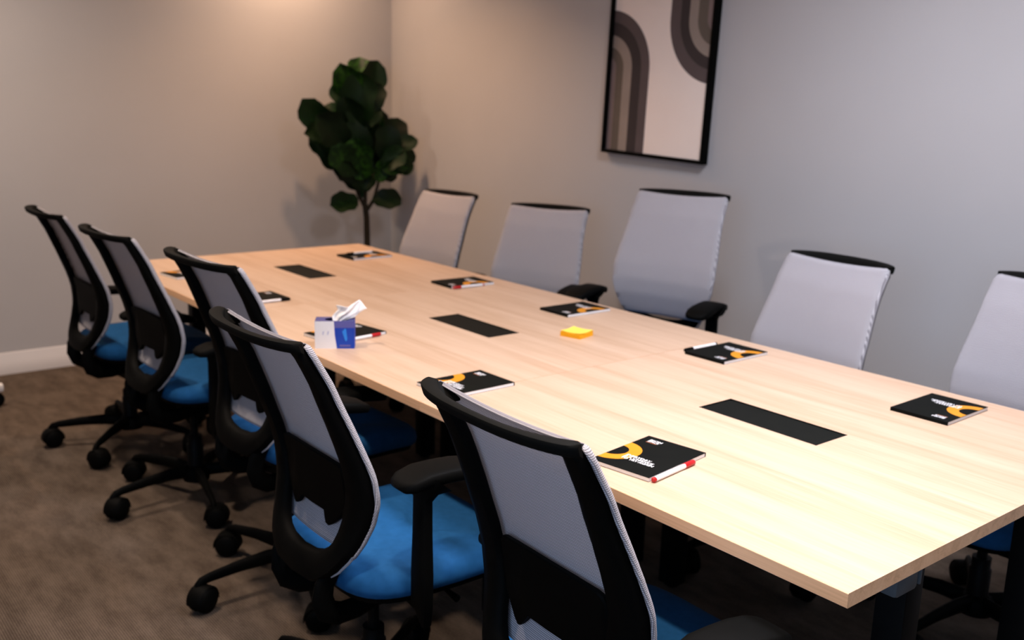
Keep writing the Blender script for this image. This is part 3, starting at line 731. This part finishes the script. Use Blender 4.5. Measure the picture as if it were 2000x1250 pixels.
# ---------------------------------------------------------------- framed picture on the right wall
FW, FH = 0.640, 1.00
pic = empty('framed_picture', (x1 - 0.002, 2.44, 1.229 - 0.003), 0)
pic.rotation_euler = (R(1.9), 0, 0)
tag(pic, 'tall black-framed print of bending dark stripes on the right wall', 'picture')
# local: Y towards the back wall (photo left), Z up, -X into the room
fd, ft = 0.040, 0.016
for nm, lo, hi in (('frame_rail', (-fd, -FW / 2, 0), (0, FW / 2, ft)), ('frame_rail', (-fd, -FW / 2, FH - ft), (0, FW / 2, FH)),
                   ('frame_stile', (-fd, -FW / 2, ft), (0, -FW / 2 + ft, FH - ft)), ('frame_stile', (-fd, FW / 2 - ft, ft), (0, FW / 2, FH - ft))):
    MB().box(lo, hi, bev=0.0015).build(nm, M['black_plastic'], pic)
prn = MB().box((-0.020, -FW / 2 + ft, ft), (-0.012, FW / 2 - ft, FH - ft)).build('print', M['art_paper'], pic, 0)
xs_ = -0.0206
aw = FW / 2 - ft
def band(mat, pts_out, pts_in, k):
    b = MB(); n = len(pts_out)
    def cl(p): return (xs_ - 0.0002 * k, max(-aw, min(aw, p[0])), max(ft, min(FH - ft, p[1])))
    b.add([cl(p) for p in pts_out] + [cl(p) for p in pts_in], [(i, i + 1, n + i + 1, n + i) for i in range(n - 1)])
    b.build('stripe', M[mat], prn, 0)
def arch(cy, cz, r_, ang0, ang1, tail_z, tail_first):
    p = [(cy + r_ * math.cos(R(ang0 + (ang1 - ang0) * i / 20)), cz + r_ * math.sin(R(ang0 + (ang1 - ang0) * i / 20))) for i in range(21)]
    return p + [(p[-1][0], tail_z)]
# lower left arch: centre on the left side (+Y), running down
LC = (aw + 0.02, 0.395)
radii = [0.268, 0.215, 0.155, 0.100, 0.052, 0.0]
for k, (ro, ri, mt) in enumerate(zip(radii, radii[1:], ('art_a', 'art_b', 'art_c', 'art_d', 'art_e'))):
    band(mt, arch(*LC, ro, 90, 180, 0.0, False), arch(*LC, ri, 90, 180, 0.0, False), k * 0.2)
# upper right bend: centre on the right side (-Y), running up
RC = (-aw - 0.02, 0.62)
radii = [0.275, 0.215, 0.165, 0.115, 0.060, 0.0]
for k, (ro, ri, mt) in enumerate(zip(radii, radii[1:], ('art_a', 'art_b', 'art_c', 'art_d', 'art_e'))):
    band(mt, arch(*RC, ro, -90, 0, FH, False), arch(*RC, ri, -90, 0, FH, False), k * 0.2)
m, nt, b = new_mat('picture_glass', (1, 1, 1), 0.03, 0.5); b.inputs['Transmission Weight'].default_value = 1.0; b.inputs['IOR'].default_value = 1.12
M['pic_glass'] = m

# ---------------------------------------------------------------- potted fiddle-leaf fig in the corner
PY = 4.38
def pw(px, py, dy=0.0): return at_plane(px, py, 1, PY + dy)
root = pw(717, 470); 
fig = tag(empty('potted_fig', (root.x, PY, 0)), 'tall dark green potted fiddle-leaf fig in the room corner', 'plant')
off = Vector((root.x, PY, 0))
pot = MB().lathe([(0.0, 0.0), (0.115, 0.0), (0.125, 0.01), (0.16, 0.29), (0.165, 0.32), (0.158, 0.325), (0.15, 0.32), (0.145, 0.28), (0.0, 0.28)], n=36, cap=False).build('pot', M['pot'], fig, smooth=40)
MB().lathe([(0.0, 0.285), (0.144, 0.283)], n=30, cap=False).build('soil', M['soil'], fig)
def loc(p): return Vector(p) - off
st = [[Vector((0, 0, 0.27)), Vector((0.004, 0, 0.45)), loc(pw(717, 470)), loc(pw(716, 425)), loc(pw(713, 400))],
      [loc(pw(714, 408)), loc(pw(700, 380, .02)), loc(pw(690, 345, .03)), loc(pw(668, 290, .0)), loc(pw(640, 240, -.03))],
      [loc(pw(713, 402)), loc(pw(714, 360)), loc(pw(710, 300, .02)), loc(pw(704, 230, .0)), loc(pw(700, 165, -.02))],
      [loc(pw(716, 412)), loc(pw(730, 390, -.03)), loc(pw(741, 350, -.05)), loc(pw(760, 305, -.06)), loc(pw(778, 265, -.06))]]
for i, s_ in enumerate(st):
    n = len(s_); r0, r1 = ((0.021, 0.017), (0.012, 0.006), (0.013, 0.006), (0.012, 0.006))[i]
    MB().tube([p for p in s_], [r0 + (r1 - r0) * k / (n - 1) for k in range(n)], 9, up=(0, 1, 0)).build('stem', M['bark'], fig)
def leaf_mesh(seed):
    rnd = random.Random(seed); b = MB(); ph = rnd.uniform(0, 6); cup = rnd.uniform(0.10, 0.22); dr = rnd.uniform(0.05, 0.22)
    def fn(a, c):
        t = a; s_ = 2 * c - 1
        wd = 0.40 * max(0.0, 1 - abs(2 * t ** 0.8 - 1) ** 2.6) ** 0.6 * (0.55 + 0.55 * t) + 0.010
        wd *= 1 + 0.09 * math.sin(13 * t + ph + (1.7 if s_ > 0 else 0))
        y = s_ * wd
        z = cup * (abs(s_) ** 1.5) * wd * 1.6 - dr * t * t + 0.030 * math.sin(9 * t + ph + (2 if s_ > 0 else 0)) * abs(s_)
        return (t, y, z)
    b.grid(12, 9, fn)
    return b.mesh('leaf', M['leaf'], 80)
LM = [leaf_mesh(s_) for s_ in range(5)]
def leaf(base, tip, dy=0.0, roll=0.0, ddy=0.0, wscale=1.0, k=0):
    p0 = loc(pw(*base, dy)); p1 = loc(pw(*tip, dy + ddy)); ax = p1 - p0; L = ax.length; X_ = ax.normalized()
    view = Vector((-0.5, -0.8, 0.33)).normalized()
    Z_ = (view - X_ * view.dot(X_)).normalized(); Y_ = Z_.cross(X_)
    q = Matrix.Rotation(R(roll), 3, X_); Z_ = q @ Z_; Y_ = q @ Y_
    o = bpy.data.objects.new('leaf', LM[k % 5]); COL.objects.link(o); o.parent = fig
    mt = Matrix(((X_.x * L, Y_.x * L * wscale, Z_.x * L, p0.x), (X_.y * L, Y_.y * L * wscale, Z_.y * L, p0.y), (X_.z * L, Y_.z * L * wscale, Z_.z * L, p0.z), (0, 0, 0, 1)))
    o.matrix_local = mt
LV = [  # base px, tip px, depth, roll, depth change, width
    ((704, 215), (664, 128), -.02, -25, -.05, .85), ((703, 205), (705, 106), .02, 10, .06, .8), ((704, 210), (740, 118), .0, 30, -.02, .8), ((702, 225), (748, 165), -.06, 20, -.06, .9),
    ((700, 225), (652, 160), .04, -15, .05, .9), ((703, 245), (700, 140), -.08, -5, -.04, .95), ((706, 250), (742, 200), -.05, 25, .0, .9), ((700, 260), (672, 190), -.05, -20, -.04, 1.0), ((706, 235), (722, 135), .05, 5, .06, .9),
    ((668, 285), (592, 200), -.02, -20, -.03, .72), ((660, 280), (600, 255), -.06, 25, -.05, .9), ((655, 265), (645, 198), .0, -10, .03, .9), ((675, 290), (622, 225), -.08, 10, -.06, 1.0), ((680, 310), (618, 285), -.03, -25, .02, .8),
    ((688, 335), (630, 305), -.04, 20, -.02, .8), ((690, 300), (665, 210), .03, -10, .03, .9), ((690, 345), (640, 255), .02, 15, .05, .8), ((695, 350), (655, 320), -.07, -20, -.04, .9), ((700, 370), (668, 330), -.02, 10, .0, .9),
    ((706, 330), (688, 235), -.07, 15, -.03, .9), ((710, 320), (722, 225), .03, -15, .04, .8), ((708, 300), (753, 208), .06, 20, .05, .55), ((712, 350), (690, 270), -.1, -10, -.04, .95), ((712, 350), (712, 270), .0, 30, .0, .7),
    ((762, 300), (780, 228), -.04, 10, .02, .95), ((760, 300), (815, 268), -.10, -20, -.06, .85), ((758, 310), (817, 305), -.12, 20, -.04, .72), ((750, 320), (800, 332), -.12, -25, -.02, .75), ((755, 320), (760, 245), -.10, 15, -.04, 1.0),
    ((742, 345), (780, 335), -.04, 30, .02, .9), ((740, 345), (738, 275), -.02, -15, .02, .8), ((738, 355), (755, 315), -.09, 10, -.04, 1.1), ((745, 330), (790, 290), -.12, 5, -.05, 1.0),
    ((712, 372), (692, 350), -.04, 15, .0, 1.2), ((714, 375), (728, 335), -.05, -10, .0, .9), ((704, 390), (700, 340), .02, 20, .03, .7),
    ((695, 320), (610, 262), .03, -12, .02, .8), ((700, 300), (735, 215), .04, 12, .05, .8), ((720, 350), (775, 300), .0, 12, .0, .9), ((698, 340), (652, 290), -.10, 6, -.05, 1.0), ((745, 330), (812, 320), -.14, 14, -.02, .7), ((702, 270), (690, 185), .02, 14, .04, .9), ((690, 330), (600, 222), .02, 18, .05, .62),
    ((700, 391), (649, 398), -.02, 5, -.04, .95), ((726, 393), (786, 384), -.05, -8, -.05, 1.0),
]
for k, a in enumerate(LV): leaf(a[0], a[1], a[2], a[3], a[4], a[5], k)

# ---------------------------------------------------------------- rolling stand just entering the frame at the far left
rs_ = tag(empty('rolling_stand', (-0.765, 4.17, 0)), 'white rolling stand foot with black caster at the left photo edge', 'stand')
MB().box((-0.40, -0.022, 0.075), (0.405, 0.022, 0.110), bev=0.006).build('foot_bar', M['white_metal'], rs_)
MB().box((-0.03, -0.02, 0.110), (0.03, 0.02, 1.10), bev=0.006).build('post', M['white_metal'], rs_)
MB().box((-0.26, -0.03, 1.10), (0.26, 0.03, 1.13), bev=0.006).build('top_bar', M['white_metal'], rs_)
for sx in (-0.37, 0.372):
    n = 18
    MB().rings([[(sx + r_ * math.cos(2 * math.pi * k / n), yy, 0.036 + r_ * math.sin(2 * math.pi * k / n)) for k in range(n)] for r_, yy in ((0.01, -0.016), (0.032, -0.015), (0.036, -0.010), (0.036, 0.010), (0.032, 0.015), (0.01, 0.016))]).build('caster', M['black_plastic'], rs_)
